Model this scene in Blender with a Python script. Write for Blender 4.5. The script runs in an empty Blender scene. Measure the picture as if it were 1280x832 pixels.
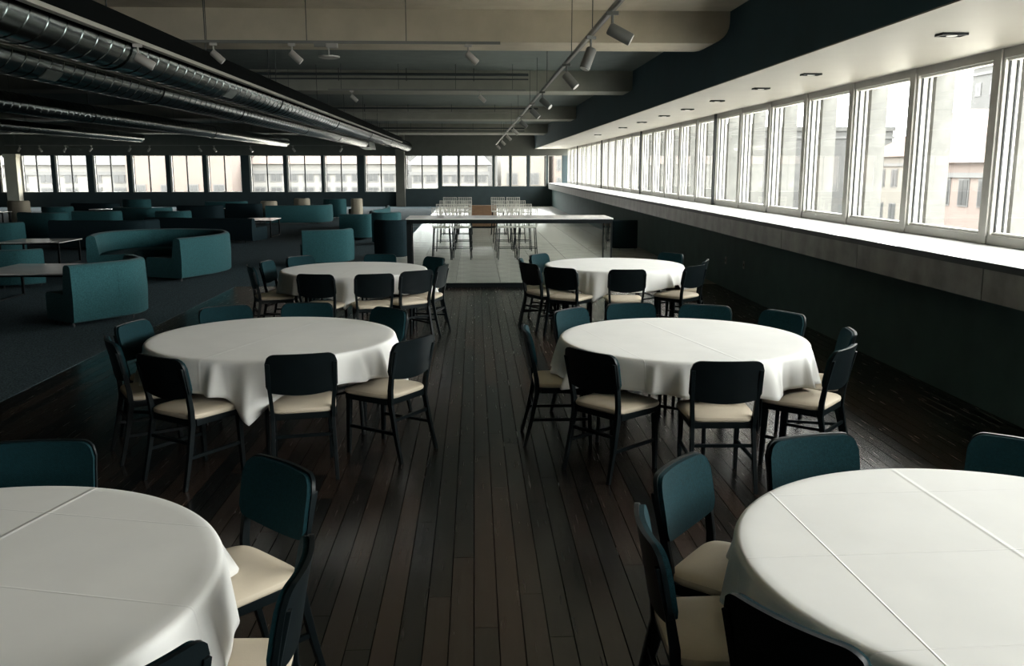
import bpy, bmesh, math, random
from mathutils import Vector, Matrix
random.seed(7)
scene = bpy.context.scene
COL = scene.collection
R = math.radians

# ------------------------------------------------------------------ camera
F_PX, VPX, VPY, EYE = 1125.0, 593.0, 212.0, 1.98
cam_d = bpy.data.cameras.new('camera')
cam = bpy.data.objects.new('camera', cam_d)
COL.objects.link(cam)
scene.camera = cam
cam_d.sensor_width = 36.0
cam_d.lens = 36.0 * F_PX / 1280.0
cam_d.clip_end = 500
_y = Vector(((VPX - 640) / F_PX, -(VPY - 416) / F_PX, -1.0)).normalized()
_z = Vector((0, -_y.z, _y.y)).normalized()
_x = _y.cross(_z)
_m = Matrix((_x, _y, _z))            # rows: world axes in camera space = camera->world
cam.matrix_world = Matrix.Translation((0, 0, EYE)) @ _m.to_4x4()

# ------------------------------------------------------------------ world, light, exposure
world = bpy.data.worlds.new('overcast_sky')
scene.world = world
world.use_nodes = True
bg = world.node_tree.nodes['Background']
bg.inputs['Color'].default_value = (1.0, 1.0, 0.985, 1)
bg.inputs['Strength'].default_value = 14.0


def portal(name, loc, rot, sx, sy):
    l = bpy.data.lights.new(name, 'AREA')
    l.shape = 'RECTANGLE'
    l.size, l.size_y = sx, sy
    l.cycles.is_portal = True
    o = bpy.data.objects.new(name, l)
    o.location = loc
    o.rotation_euler = rot
    COL.objects.link(o)


portal('sky_portal_right', (5.2, 21, 2.18), (0, R(90), 0), 1.9, 58)
portal('sky_portal_far', (-10, 50.4, 1.8), (R(-90), 0, 0), 31, 2.1)

vs = scene.view_settings
vs.view_transform = 'Standard'
vs.look = 'None'
vs.gamma = 1.0
vs.use_curve_mapping = False
vs.exposure = 0.5
scene.cycles.use_denoising = True
scene.cycles.max_bounces = 8
scene.cycles.diffuse_bounces = 4
scene.cycles.glossy_bounces = 4
scene.cycles.transparent_max_bounces = 16
scene.cycles.caustics_reflective = False
scene.cycles.caustics_refractive = False
scene.cycles.sample_clamp_indirect = 6.0


# ------------------------------------------------------------------ materials
def mat(name, col, rough=0.6, metal=0.0, var=0.0, scale=6.0, bump=0.0, bscale=60.0, spec=0.5, stretch=None, sheen=0.0, rvar=0.0, obj_random=0.0):
    m = bpy.data.materials.new(name)
    m.use_nodes = True
    nt = m.node_tree
    p = nt.nodes['Principled BSDF']
    p.inputs['Base Color'].default_value = (*col, 1)
    p.inputs['Roughness'].default_value = rough
    p.inputs['Metallic'].default_value = metal
    p.inputs['Specular IOR Level'].default_value = spec
    if sheen:
        p.inputs['Sheen Weight'].default_value = sheen
        p.inputs['Sheen Roughness'].default_value = 0.5
    tc = nt.nodes.new('ShaderNodeTexCoord')
    vec = tc.outputs['Object']
    if stretch:
        mp = nt.nodes.new('ShaderNodeMapping')
        mp.inputs['Scale'].default_value = stretch
        nt.links.new(vec, mp.inputs['Vector'])
        vec = mp.outputs['Vector']
    if var or rvar:
        n = nt.nodes.new('ShaderNodeTexNoise')
        n.inputs['Scale'].default_value = scale
        n.inputs['Detail'].default_value = 6
        nt.links.new(vec, n.inputs['Vector'])
    if var:
        mx = nt.nodes.new('ShaderNodeMix')
        mx.data_type = 'RGBA'
        mx.inputs[6].default_value = (*[c * (1 - var) for c in col], 1)
        mx.inputs[7].default_value = (*[min(1, c * (1 + var)) for c in col], 1)
        mr = nt.nodes.new('ShaderNodeMapRange')
        mr.inputs['From Min'].default_value = 0.3
        mr.inputs['From Max'].default_value = 0.7
        nt.links.new(n.outputs['Fac'], mr.inputs['Value'])
        nt.links.new(mr.outputs['Result'], mx.inputs[0])
        nt.links.new(mx.outputs[2], p.inputs['Base Color'])
    if rvar:
        mr = nt.nodes.new('ShaderNodeMapRange')
        mr.inputs['To Min'].default_value = max(0.02, rough - rvar)
        mr.inputs['To Max'].default_value = min(1, rough + rvar)
        nt.links.new(n.outputs['Fac'], mr.inputs['Value'])
        nt.links.new(mr.outputs['Result'], p.inputs['Roughness'])
    if bump:
        b = nt.nodes.new('ShaderNodeTexNoise')
        b.inputs['Scale'].default_value = bscale
        b.inputs['Detail'].default_value = 3
        nt.links.new(vec, b.inputs['Vector'])
        bp = nt.nodes.new('ShaderNodeBump')
        bp.inputs['Strength'].default_value = bump
        bp.inputs['Distance'].default_value = 0.01
        nt.links.new(b.outputs['Fac'], bp.inputs['Height'])
        nt.links.new(bp.outputs['Normal'], p.inputs['Normal'])
    return m


def plank_mat():
    m = mat('dark_stained_wood', (0.022, 0.017, 0.014), rough=0.34, bump=0.05, bscale=30, stretch=(14, 1, 1))
    nt = m.node_tree
    p = nt.nodes['Principled BSDF']
    p.inputs['Specular IOR Level'].default_value = 0.6
    oi = nt.nodes.new('ShaderNodeObjectInfo')
    ge = nt.nodes.new('ShaderNodeNewGeometry')
    ad = nt.nodes.new('ShaderNodeMath')
    ad.operation = 'ADD'
    nt.links.new(oi.outputs['Random'], ad.inputs[0])
    nt.links.new(ge.outputs['Random Per Island'], ad.inputs[1])
    fr = nt.nodes.new('ShaderNodeMath')
    fr.operation = 'FRACT'
    nt.links.new(ad.outputs[0], fr.inputs[0])
    tc = nt.nodes.new('ShaderNodeTexCoord')
    geo = nt.nodes.new('ShaderNodeMapping')
    geo.inputs['Scale'].default_value = (30, 1.3, 1)
    nt.links.new(ge.outputs['Position'], geo.inputs['Vector'])
    n = nt.nodes.new('ShaderNodeTexNoise')
    n.inputs['Scale'].default_value = 2.0
    n.inputs['Detail'].default_value = 8
    nt.links.new(geo.outputs['Vector'], n.inputs['Vector'])
    cr = nt.nodes.new('ShaderNodeValToRGB')
    cr.color_ramp.elements[0].color = (0.0035, 0.006, 0.0065, 1)
    cr.color_ramp.elements[1].color = (0.046, 0.030, 0.022, 1)
    e = cr.color_ramp.elements.new(0.55)
    e.color = (0.0085, 0.0088, 0.0085, 1)
    mx = nt.nodes.new('ShaderNodeMath')
    mx.operation = 'MULTIPLY_ADD'
    nt.links.new(n.outputs['Fac'], mx.inputs[0])
    mx.inputs[1].default_value = 0.75
    m2 = nt.nodes.new('ShaderNodeMath')
    m2.operation = 'MULTIPLY'
    m2.inputs[1].default_value = 0.5
    nt.links.new(fr.outputs[0], m2.inputs[0])
    nt.links.new(m2.outputs[0], mx.inputs[2])
    nt.links.new(mx.outputs[0], cr.inputs['Fac'])
    nt.links.new(cr.outputs['Color'], p.inputs['Base Color'])
    mr = nt.nodes.new('ShaderNodeMapRange')
    mr.inputs['To Min'].default_value = 0.14
    mr.inputs['To Max'].default_value = 0.34
    nt.links.new(n.outputs['Fac'], mr.inputs['Value'])
    nt.links.new(mr.outputs['Result'], p.inputs['Roughness'])
    return m


def cloth_mat():
    """white table linen: weave, and pressed fold lines as fine relief"""
    m = mat('white_table_linen', (0.79, 0.79, 0.765), rough=0.85, var=0.03, scale=3, spec=0.2)
    nt = m.node_tree
    p = nt.nodes['Principled BSDF']
    tc = nt.nodes.new('ShaderNodeTexCoord')
    sp = nt.nodes.new('ShaderNodeSeparateXYZ')
    nt.links.new(tc.outputs['Object'], sp.inputs[0])

    def ridge(sock, off, w):
        a = nt.nodes.new('ShaderNodeMath'); a.operation = 'SUBTRACT'
        nt.links.new(sock, a.inputs[0]); a.inputs[1].default_value = off
        b = nt.nodes.new('ShaderNodeMath'); b.operation = 'ABSOLUTE'
        nt.links.new(a.outputs[0], b.inputs[0])
        c = nt.nodes.new('ShaderNodeMapRange'); c.interpolation_type = 'SMOOTHSTEP'
        c.inputs['From Min'].default_value = 0; c.inputs['From Max'].default_value = w
        c.inputs['To Min'].default_value = 1; c.inputs['To Max'].default_value = 0
        nt.links.new(b.outputs[0], c.inputs['Value'])
        return c.outputs['Result']
    tot = None
    for s, o, w in ((sp.outputs['X'], 0.0, 0.015), (sp.outputs['Y'], 0.08, 0.006), (sp.outputs['Y'], -0.5, 0.005), (sp.outputs['Y'], 0.62, 0.005), (sp.outputs['X'], -0.6, 0.005)):
        r = ridge(s, o, w)
        if tot is None:
            tot = r
        else:
            a = nt.nodes.new('ShaderNodeMath'); a.operation = 'ADD'
            nt.links.new(tot, a.inputs[0]); nt.links.new(r, a.inputs[1])
            tot = a.outputs[0]
    n = nt.nodes.new('ShaderNodeTexNoise')
    n.inputs['Scale'].default_value = 4
    n.inputs['Detail'].default_value = 4
    nt.links.new(tc.outputs['Object'], n.inputs['Vector'])
    ad = nt.nodes.new('ShaderNodeMath'); ad.operation = 'MULTIPLY_ADD'
    nt.links.new(n.outputs['Fac'], ad.inputs[0]); ad.inputs[1].default_value = 0.7
    nt.links.new(tot, ad.inputs[2])
    bp = nt.nodes.new('ShaderNodeBump')
    bp.inputs['Strength'].default_value = 0.5
    bp.inputs['Distance'].default_value = 0.0032
    nt.links.new(ad.outputs[0], bp.inputs['Height'])
    nt.links.new(bp.outputs['Normal'], p.inputs['Normal'])
    return m


def glass_mat(name, tint=(1, 1, 1), refl=0.08, rough=0.0):
    m = bpy.data.materials.new(name)
    m.use_nodes = True
    nt = m.node_tree
    nt.nodes.remove(nt.nodes['Principled BSDF'])
    out = nt.nodes['Material Output']
    t = nt.nodes.new('ShaderNodeBsdfTransparent')
    t.inputs['Color'].default_value = (*tint, 1)
    g = nt.nodes.new('ShaderNodeBsdfGlossy')
    g.inputs['Roughness'].default_value = rough
    lw = nt.nodes.new('ShaderNodeLayerWeight')
    pw_ = nt.nodes.new('ShaderNodeMath')
    pw_.operation = 'POWER'
    nt.links.new(lw.outputs['Facing'], pw_.inputs[0])
    pw_.inputs[1].default_value = 5.0
    ma = nt.nodes.new('ShaderNodeMath')
    ma.operation = 'MULTIPLY_ADD'
    nt.links.new(pw_.outputs[0], ma.inputs[0])
    ma.inputs[1].default_value = 0.75
    ma.inputs[2].default_value = refl * 0.3
    mx = nt.nodes.new('ShaderNodeMixShader')
    nt.links.new(ma.outputs[0], mx.inputs['Fac'])
    nt.links.new(t.outputs[0], mx.inputs[1])
    nt.links.new(g.outputs[0], mx.inputs[2])
    nt.links.new(mx.outputs[0], out.inputs['Surface'])
    return m


M = dict(
    plank=plank_mat(),
    linen=cloth_mat(),
    glass=glass_mat('window_glass', (0.97, 0.98, 0.97)),
    bar_glass=glass_mat('clear_bar_glass', (0.9, 0.93, 0.92)),
    subfloor=mat('dark_subfloor', (0.008, 0.008, 0.008), 0.9),
    carpet=mat('dark_blue_grey_carpet', (0.06, 0.088, 0.1), 0.95, var=0.75, scale=55, bump=0.6, bscale=120, spec=0.1),
    tile=mat('pale_stone_tile', (0.4, 0.385, 0.345), 0.25, var=0.1, scale=2.5, rvar=0.05),
    ceiling=mat('warm_grey_paint_and_ceiling_light', (0.45, 0.405, 0.315), 0.9, var=0.08, scale=3, bump=0.15, bscale=90),
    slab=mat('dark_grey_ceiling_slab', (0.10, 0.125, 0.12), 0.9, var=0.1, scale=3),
    beam_shaded=mat('shaded_beam_paint', (0.21, 0.215, 0.185), 0.9, var=0.08, scale=3),  # darker copy for the farther beams, their dimmer light put into the colour
    bulk=mat('dark_blue_bulkhead_paint', (0.006, 0.036, 0.05), 0.85, var=0.1, scale=2),
    wall=mat('dark_teal_wall_paint', (0.02, 0.036, 0.04), 0.8, var=0.12, scale=3, bump=0.1, bscale=70),
    wallr=mat('charcoal_wall_paint', (0.042, 0.085, 0.08), 0.8, var=0.12, scale=3, bump=0.1, bscale=70),
    header=mat('olive_grey_header_paint', (0.075, 0.08, 0.07), 0.85, var=0.08, scale=3),
    soffit=mat('pale_soffit_board', (0.2, 0.186, 0.16), 0.5, var=0.05, scale=1.5, spec=0.3),
    concrete=mat('cast_concrete', (0.23, 0.235, 0.22), 0.42, var=0.35, scale=3.5, bump=0.2, bscale=40, rvar=0.12),
    counter=mat('white_stone_ledge', (0.66, 0.67, 0.66), 0.18, var=0.06, scale=3),
    edge=mat('dark_ledge_edge', (0.012, 0.022, 0.024), 0.5),
    alu=mat('grey_aluminium_frame', (0.33, 0.32, 0.29), 0.5, var=0.05, scale=5),
    alu_white=mat('white_sash_frame', (0.62, 0.61, 0.57), 0.45),
    gasket=mat('black_gasket', (0.01, 0.012, 0.012), 0.7),
    fin=mat('pale_concrete_fin', (0.14, 0.14, 0.132), 0.9, var=0.15, scale=5),
    cream_pillar=mat('cream_pillar_paint', (0.5, 0.47, 0.38), 0.8, var=0.08, scale=2),
    brown_pillar=mat('olive_pillar_paint', (0.10, 0.10, 0.085), 0.85, var=0.1, scale=2),
    black_wood=mat('black_lacquered_wood', (0.004, 0.007, 0.008), 0.38, var=0.2, scale=8, spec=0.14),
    chair_pad=mat('dark_teal_chair_fabric', (0.0035, 0.021, 0.026), 0.85, var=0.25, scale=90, bump=0.3, bscale=300, spec=0.1),
    seat=mat('cream_seat_vinyl', (0.62, 0.54, 0.42), 0.6, var=0.05, scale=7, bump=0.1, bscale=200, spec=0.3),
    sofa=mat('teal_sofa_fabric', (0.026, 0.09, 0.1), 0.92, var=0.25, scale=60, bump=0.35, bscale=240, spec=0.1, sheen=0.08),
    sofa_dark=mat('dark_navy_sofa_fabric', (0.008, 0.02, 0.025), 0.92, var=0.25, scale=60, bump=0.3, bscale=240, spec=0.15),
    cream_fabric=mat('cream_chair_fabric', (0.42, 0.38, 0.29), 0.9, var=0.1, scale=40),
    gloss_top=mat('dark_gloss_table_top', (0.02, 0.022, 0.022), 0.06, spec=0.9),
    black_steel=mat('black_steel', (0.005, 0.008, 0.009), 0.5, spec=0.18),
    chrome=mat('chrome_foot', (0.6, 0.6, 0.6), 0.25, metal=1),
    duct=mat('galvanised_spiral_duct', (0.125, 0.145, 0.14), 0.2, metal=1.0, var=0.06, scale=1.0),
    duct_tape=mat('duct_patch_sheet', (0.16, 0.18, 0.17), 0.6, metal=0.4),
    tray=mat('black_tray', (0.003, 0.004, 0.004), 0.9, spec=0.05),
    lip=mat('pale_tray_lip', (0.36, 0.35, 0.30), 0.6),
    pipe=mat('dark_painted_pipe', (0.02, 0.03, 0.032), 0.6),
    pale_pipe=mat('pale_conduit', (0.2, 0.2, 0.18), 0.6),
    rod=mat('hanger_rod', (0.03, 0.036, 0.036), 0.6),
    spot_white=mat('white_spotlight_body', (0.3, 0.29, 0.265), 0.45),
    spot_grey=mat('grey_spotlight_body', (0.13, 0.135, 0.125), 0.5),
    lens=mat('spotlight_lens', (0.8, 0.8, 0.76), 0.2),
    rail=mat('track_rail_metal', (0.10, 0.105, 0.10), 0.35, metal=0.6),
    bar_top=mat('white_top_and_gleam', (0.86, 0.85, 0.82), 0.14, var=0.04, scale=4),  # white of the bar; on two lounge tables it paints window gleam
    wire=mat('pale_wire', (0.55, 0.54, 0.48), 0.4),
    oak=mat('brown_oak', (0.19, 0.11, 0.06), 0.5, var=0.25, scale=4, stretch=(1, 1, 12)),
    plate=mat('outlet_plate', (0.09, 0.1, 0.1), 0.4),
    facade_white=mat('white_render', (0.116, 0.113, 0.105), 0.9, var=0.08, scale=0.4),
    facade_cream=mat('cream_render', (0.103, 0.095, 0.081), 0.9, var=0.08, scale=0.4),
    facade_pink=mat('pink_render', (0.103, 0.081, 0.070), 0.9, var=0.08, scale=0.4),
    facade_grey=mat('grey_render', (0.061, 0.061, 0.059), 0.9, var=0.1, scale=0.4),
    terracotta=mat('terracotta_roof', (0.079, 0.056, 0.046), 0.9, var=0.2, scale=2),
    roof_grey=mat('grey_roof', (0.058, 0.058, 0.055), 0.9, var=0.2, scale=1),
    bwin=mat('building_window_glass', (0.021, 0.022, 0.022), 0.4),
    bframe=mat('building_window_frame', (0.067, 0.067, 0.065), 0.7),
    street=mat('street_ground', (0.15, 0.15, 0.14), 0.9, var=0.2, scale=0.2),
    pale_bounce=mat('pale_bounce_surface', (0.6, 0.57, 0.5), 0.9, var=0.1, scale=1),  # for the added light-bouncing slabs outside
    foliage=mat('roof_garden_foliage', (0.05, 0.07, 0.03), 0.9, var=0.4, scale=2),
)


# ------------------------------------------------------------------ mesh helpers
class MB:
    def __init__(self):
        self.v, self.f = [], []

    def add(self, vs, fs):
        b = len(self.v)
        self.v += [tuple(p) for p in vs]
        self.f += [tuple(b + i for i in f) for f in fs]
        return self

    def box(self, x0, x1, y0, y1, z0, z1):
        return self.add([(x0, y0, z0), (x1, y0, z0), (x1, y1, z0), (x0, y1, z0), (x0, y0, z1), (x1, y0, z1), (x1, y1, z1), (x0, y1, z1)],
                        [(0, 3, 2, 1), (4, 5, 6, 7), (0, 1, 5, 4), (1, 2, 6, 5), (2, 3, 7, 6), (3, 0, 4, 7)])

    def bar(self, a, b, w, d, up=(0, 1, 0), w2=None, d2=None):
        a, b = Vector(a), Vector(b)
        t = (b - a).normalized()
        s = t.cross(Vector(up))
        if s.length < 1e-4:
            s = t.cross(Vector((1, 0, 0)))
        s.normalize()
        u = s.cross(t)
        w2, d2 = w2 or w, d2 or d
        vs = []
        for p, ww, dd in ((a, w, d), (b, w2, d2)):
            for i, j in ((-1, -1), (1, -1), (1, 1), (-1, 1)):
                vs.append(p + s * (i * ww / 2) + u * (j * dd / 2))
        return self.add(vs, [(3, 2, 1, 0), (4, 5, 6, 7), (0, 1, 5, 4), (1, 2, 6, 5), (2, 3, 7, 6), (3, 0, 4, 7)])

    def tube(self, pts, r, n=8, caps=True):
        pts = [Vector(p) for p in pts]
        rs = r if isinstance(r, (list, tuple)) else [r] * len(pts)
        vs, fs = [], []
        ref = None
        for i, p in enumerate(pts):
            t = (pts[min(i + 1, len(pts) - 1)] - pts[max(i - 1, 0)]).normalized()
            if ref is None:
                ref = Vector((0, 0, 1)) if abs(t.z) < 0.9 else Vector((1, 0, 0))
            s = t.cross(ref).normalized()
            u = s.cross(t).normalized()
            for k in range(n):
                a = 2 * math.pi * k / n
                vs.append(p + (s * math.cos(a) + u * math.sin(a)) * rs[i])
        for i in range(len(pts) - 1):
            for k in range(n):
                k2 = (k + 1) % n
                fs.append((i * n + k, i * n + k2, (i + 1) * n + k2, (i + 1) * n + k))
        if caps:
            fs.append(tuple(range(n - 1, -1, -1)))
            fs.append(tuple(range((len(pts) - 1) * n, len(pts) * n)))
        return self.add(vs, fs)

    def lathe(self, prof, n=24, c=(0, 0)):
        vs, fs = [], []
        for (r, z) in prof:
            for k in range(n):
                a = 2 * math.pi * k / n
                vs.append((c[0] + r * math.cos(a), c[1] + r * math.sin(a), z))
        for i in range(len(prof) - 1):
            for k in range(n):
                k2 = (k + 1) % n
                fs.append((i * n + k, i * n + k2, (i + 1) * n + k2, (i + 1) * n + k))
        fs.append(tuple(range(n - 1, -1, -1)))
        fs.append(tuple(range((len(prof) - 1) * n, len(prof) * n)))
        return self.add(vs, fs)

    def sweep(self, path, prof):
        """path: plan points; prof: closed loop of (d to the left of travel, z)"""
        P = [Vector((p[0], p[1])) for p in path]
        vs, fs = [], []
        m = len(prof)
        for i, p in enumerate(P):
            t = (P[min(i + 1, len(P) - 1)] - P[max(i - 1, 0)]).normalized()
            nrm = Vector((-t.y, t.x))
            for d, z in prof:
                q = p + nrm * d
                vs.append((q.x, q.y, z))
        for i in range(len(P) - 1):
            for k in range(m):
                k2 = (k + 1) % m
                fs.append((i * m + k, (i + 1) * m + k, (i + 1) * m + k2, i * m + k2))
        fs.append(tuple(range(m)))
        fs.append(tuple(range(len(P) * m - 1, (len(P) - 1) * m - 1, -1)))
        return self.add(vs, fs)

    def mesh(self, name, m, smooth=False, bevel=0.0):
        me = bpy.data.meshes.new(name)
        me.from_pydata(self.v, [], self.f)
        bm = bmesh.new()
        bm.from_mesh(me)
        if bevel:
            es = [e for e in bm.edges if len(e.link_faces) == 2 and e.calc_face_angle(0) > 0.6]
            bmesh.ops.bevel(bm, geom=es, offset=bevel, segments=2, affect='EDGES', profile=0.6, clamp_overlap=True)
        bmesh.ops.recalc_face_normals(bm, faces=bm.faces)
        if smooth:
            for f in bm.faces:
                f.smooth = True
            for e in bm.edges:
                if len(e.link_faces) == 2 and e.calc_face_angle(0) > R(38):
                    e.smooth = False
        bm.to_mesh(me)
        bm.free()
        me.materials.append(m)
        return me

    def build(self, name, m, parent=None, smooth=False, bevel=0.0, loc=None):
        return link(name, self.mesh(name, m, smooth, bevel), parent, loc)


def link(name, me, parent=None, loc=None):
    o = bpy.data.objects.new(name, me)
    COL.objects.link(o)
    if parent:
        o.parent = parent
    if loc:
        o.location = loc
    return o


def empty(name, loc=(0, 0, 0), rz=0.0):
    o = bpy.data.objects.new(name, None)
    o.location = loc
    o.rotation_euler = (0, 0, rz)
    COL.objects.link(o)
    return o


def tag(o, label, cat, group=None):
    o['label'] = label
    o['category'] = cat
    if group:
        o['group'] = group
    return o


def struct(o):
    o['kind'] = 'structure'
    return o


def copy_tree(o, parent=None):
    c = o.copy()
    COL.objects.link(c)
    c.parent = parent
    for ch in o.children:
        copy_tree(ch, c)
    return c


def smooth_path(pts, n=8):
    P = [Vector(p) for p in pts]
    out = []
    for i in range(len(P) - 1):
        p0, p1, p2, p3 = P[max(i - 1, 0)], P[i], P[i + 1], P[min(i + 2, len(P) - 1)]
        for k in range(n):
            t = k / n
            out.append(0.5 * ((2 * p1) + (p2 - p0) * t + (2 * p0 - 5 * p1 + 4 * p2 - p3) * t * t + (3 * p1 - p0 - 3 * p2 + p3) * t ** 3))
    out.append(P[-1])
    return out


# ------------------------------------------------------------------ room shell
XL, XWALL, XLEDGE, XWIN, XSOF = -32.0, 4.25, 4.05, 5.05, 3.28
YR, YF = -8.0, 50.0
ZC, ZBEAM, ZHEAD, ZSILL = 3.98, 3.57, 3.10, 1.26
XCARP, YTILE = -4.12, 15.6

floor = struct(MB().box(XL, XWIN, YR, YF, -0.3, -0.022).build('floor', M['subfloor']))
# dark stained floorboards, each its own plank near the camera
pw = 0.108
plank_me = MB().box(-pw / 2 + 0.0022, pw / 2 - 0.0022, 0.0, 1.0, -0.02, 0.0).mesh('plank', M['plank'])
planks = []
ncol = int((XWALL - XCARP) / pw) + 1
for c in range(ncol):
    x = XCARP + pw * (c + 0.5)
    y = YR + random.random() * -1.5
    while y < YTILE:
        L = random.choice((1.2, 1.6, 2.0, 2.4))
        planks.append((x, max(y, YR), min(y + L, YTILE) - 0.003))
        y += L


def in_view(p):
    x, y0, y1 = p
    y = max(y1, 2.2)
    return y1 > 2.1 and abs(x + 0.05 * y) < 0.6 * y + 0.3
vis = sorted([p for p in planks if in_view(p)], key=lambda p: p[1] ** 2 + 2 * p[0] ** 2)
near = set(vis[:300])
rest = MB()
for p in planks:
    if p in near:
        o = link('plank', plank_me, floor, (p[0], p[1], 0))
        o.scale = (1, max(0.05, p[2] - p[1]), 1)
    else:
        rest.box(p[0] - pw / 2 + 0.0022, p[0] + pw / 2 - 0.0022, p[1], p[2], -0.02, 0.0)
o = rest.build('planks_beyond', M['plank'], floor)
o['kind'] = 'stuff'
# pale tiles behind the glass-fronted bar
tile_me = MB().box(-0.397, 0.397, -0.397, 0.397, -0.02, 0.0).mesh('tile', M['tile'])
far_tiles = MB()
for i in range(8):
    for j in range(43):
        x, y = -1.95 + 0.4 + i * 0.8, YTILE + 0.4 + j * 0.8
        if x + 0.4 > XWALL + 0.7:
            continue
        if j < 20:
            link('floor_tile', tile_me, floor, (x, y, 0))
        else:
            far_tiles.box(x - 0.397, x + 0.397, y - 0.397, y + 0.397, -0.02, 0.0)
o = far_tiles.build('tiles_beyond', M['tile'], floor)
o['kind'] = 'stuff'
MB().box(XL, XCARP, YR, YF, -0.02, 0.004).build('carpet', M['carpet'], floor)
MB().box(XCARP, -1.95, YTILE, YF, -0.02, 0.004).build('carpet', M['carpet'], floor)

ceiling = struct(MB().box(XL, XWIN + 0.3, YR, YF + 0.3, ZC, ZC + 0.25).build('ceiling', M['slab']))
MB().box(XL, XSOF, YR, 11.9, ZC - 0.015, ZC).build('ceiling_lit_sheet', M['ceiling'], ceiling)  # added sheet: the near ceiling's brighter light put into its colour
for y0, w in ((-2.6, 0.8), (4.7, 0.8), (11.9, 0.82), (19.1, 0.95), (29.6, 1.2), (41.0, 1.9)):
    prof = [(XL, ZC + 0.01), (XL, ZBEAM)]
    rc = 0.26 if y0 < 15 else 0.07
    for k in range(7):
        a = R(-90 + 15 * k)
        prof.append((XSOF - rc + rc * math.cos(a), ZBEAM + rc + rc * math.sin(a)))
    prof.append((XSOF, ZC + 0.01))
    n = len(prof)
    b = MB().add([(x, y0, z) for x, z in prof] + [(x, y0 + w, z) for x, z in prof],
                 [tuple(range(n)), tuple(range(2 * n - 1, n - 1, -1))] + [(k, n + k, n + (k + 1) % n, (k + 1) % n) for k in range(n)])
    b.build('beam', M['ceiling'] if y0 < 15 else M['beam_shaded'], ceiling, bevel=0.012)
MB().box(XSOF, XWIN + 0.3, YR, YF, ZHEAD + 0.012, ZC).build('bulkhead', M['bulk'], ceiling)
MB().box(XSOF + 0.002, XWIN - 0.02, YR, YF, ZHEAD, ZHEAD + 0.012).build('soffit', M['soffit'], ceiling)
MB().box(XSOF, 3.9, 45.5, YF, ZHEAD - 0.012, ZHEAD).build('soffit_return', M['soffit'], ceiling)

wall_right = struct(MB().box(XWALL, XWIN + 0.25, YR, YF, -0.3, 0.95).build('wall_right', M['wallr']))
MB().box(XWIN, XWIN + 0.25, YR, YF, 0.9, ZSILL - 0.02).build('upstand', M['concrete'], wall_right)
wall_left = struct(MB().box(XL - 0.3, XL, YR, YF, -0.3, ZC).build('wall_left', M['wall']))
wall_rear = struct(MB().box(XL - 0.3, XWIN + 0.3, YR - 0.3, YR, -0.3, ZC + 0.25).build('wall_rear', M['wall']))

# window ledge
ledge = struct(empty('trim_1', (0, 0, 0)))
MB().box(XLEDGE, XWIN, YR, YF, ZSILL - 0.012, ZSILL).build('ledge_top', M['counter'], ledge)
MB().box(XLEDGE - 0.012, XLEDGE, YR, YF, ZSILL - 0.055, ZSILL).build('ledge_edge', M['edge'], ledge)
MB().box(XLEDGE + 0.05, XWIN, YR, YF, 0.95, ZSILL - 0.012).build('ledge_core', M['edge'], ledge)
pan = MB().box(0, 0.045, 0.006, 2.394, 0.95, ZSILL - 0.055).mesh('fascia_panel', M['concrete'])
for k in range(24):
    link('fascia_panel', pan, ledge, (XLEDGE + 0.006, -7.4 + 2.4 * k, 0))

# right-hand ribbon windows
PITCH, Y0W = 1.68, 8.61
first = True
ks = list(range(-9, 25))
wpro = {}
h0, h1 = ZSILL, ZHEAD
wpro['window_frame'] = MB().box(4.99, 5.13, 0.0, PITCH, h1 - 0.085, h1).box(4.99, 5.13, 0.0, PITCH, h0, h0 + 0.095).box(4.97, 5.15, 0.0, 0.13, h0 + 0.002, h1 - 0.002).mesh('window_frame', M['alu'])
q = PITCH
wpro['sash'] = MB().box(5.0, 5.16, q - 0.03, q, h0 + 0.095, h1 - 0.085).box(5.02, 5.1, 0.13, 0.17, h0 + 0.095, h1 - 0.085).box(5.02, 5.1, 0.17, q - 0.03, h0 + 0.095, h0 + 0.12).box(5.02, 5.1, 0.17, q - 0.03, h1 - 0.11, h1 - 0.085).mesh('sash', M['alu_white'])
wpro['gasket'] = MB().box(5.035, 5.052, q - 0.045, q - 0.03, h0 + 0.12, h1 - 0.11).box(5.112, 5.13, q - 0.045, q - 0.03, h0 + 0.1, h1 - 0.1).box(5.02, 5.05, 0.17, 0.18, h0 + 0.12, h1 - 0.11).mesh('gasket', M['gasket'])
wpro['pane'] = MB().box(5.075, 5.083, 0.16, q - 0.025, h0 + 0.11, h1 - 0.10).mesh('pane', M['glass'])
dark_m = MB().box(4.93, 4.97, 0.02, 0.11, h0, h1 + 0.0).mesh('mullion_cover', M['gasket'])
fin_me = MB().box(-0.11, 0.11, -0.06, 0.06, -1.2, 5.0).mesh('facade_fin', M['fin'])
nwin = 0
for k in ks:
    y = Y0W + PITCH * k
    if y + PITCH > YF + 0.2:
        break
    nwin += 1
    w = struct(empty('window_%d' % nwin, (0, y, 0)))
    for nm, me in wpro.items():
        link(nm, me, w)
    if k >= 6 and (k - 6) % 5 == 0:
        link('mullion_cover', dark_m, w)
fins = struct(empty('trim_2', (5.33, 0, 0)))
for k in ks:
    y = Y0W + PITCH * k + 0.065
    if y < YF:
        link('facade_fin', fin_me, fins, (0, y, 0))

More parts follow.
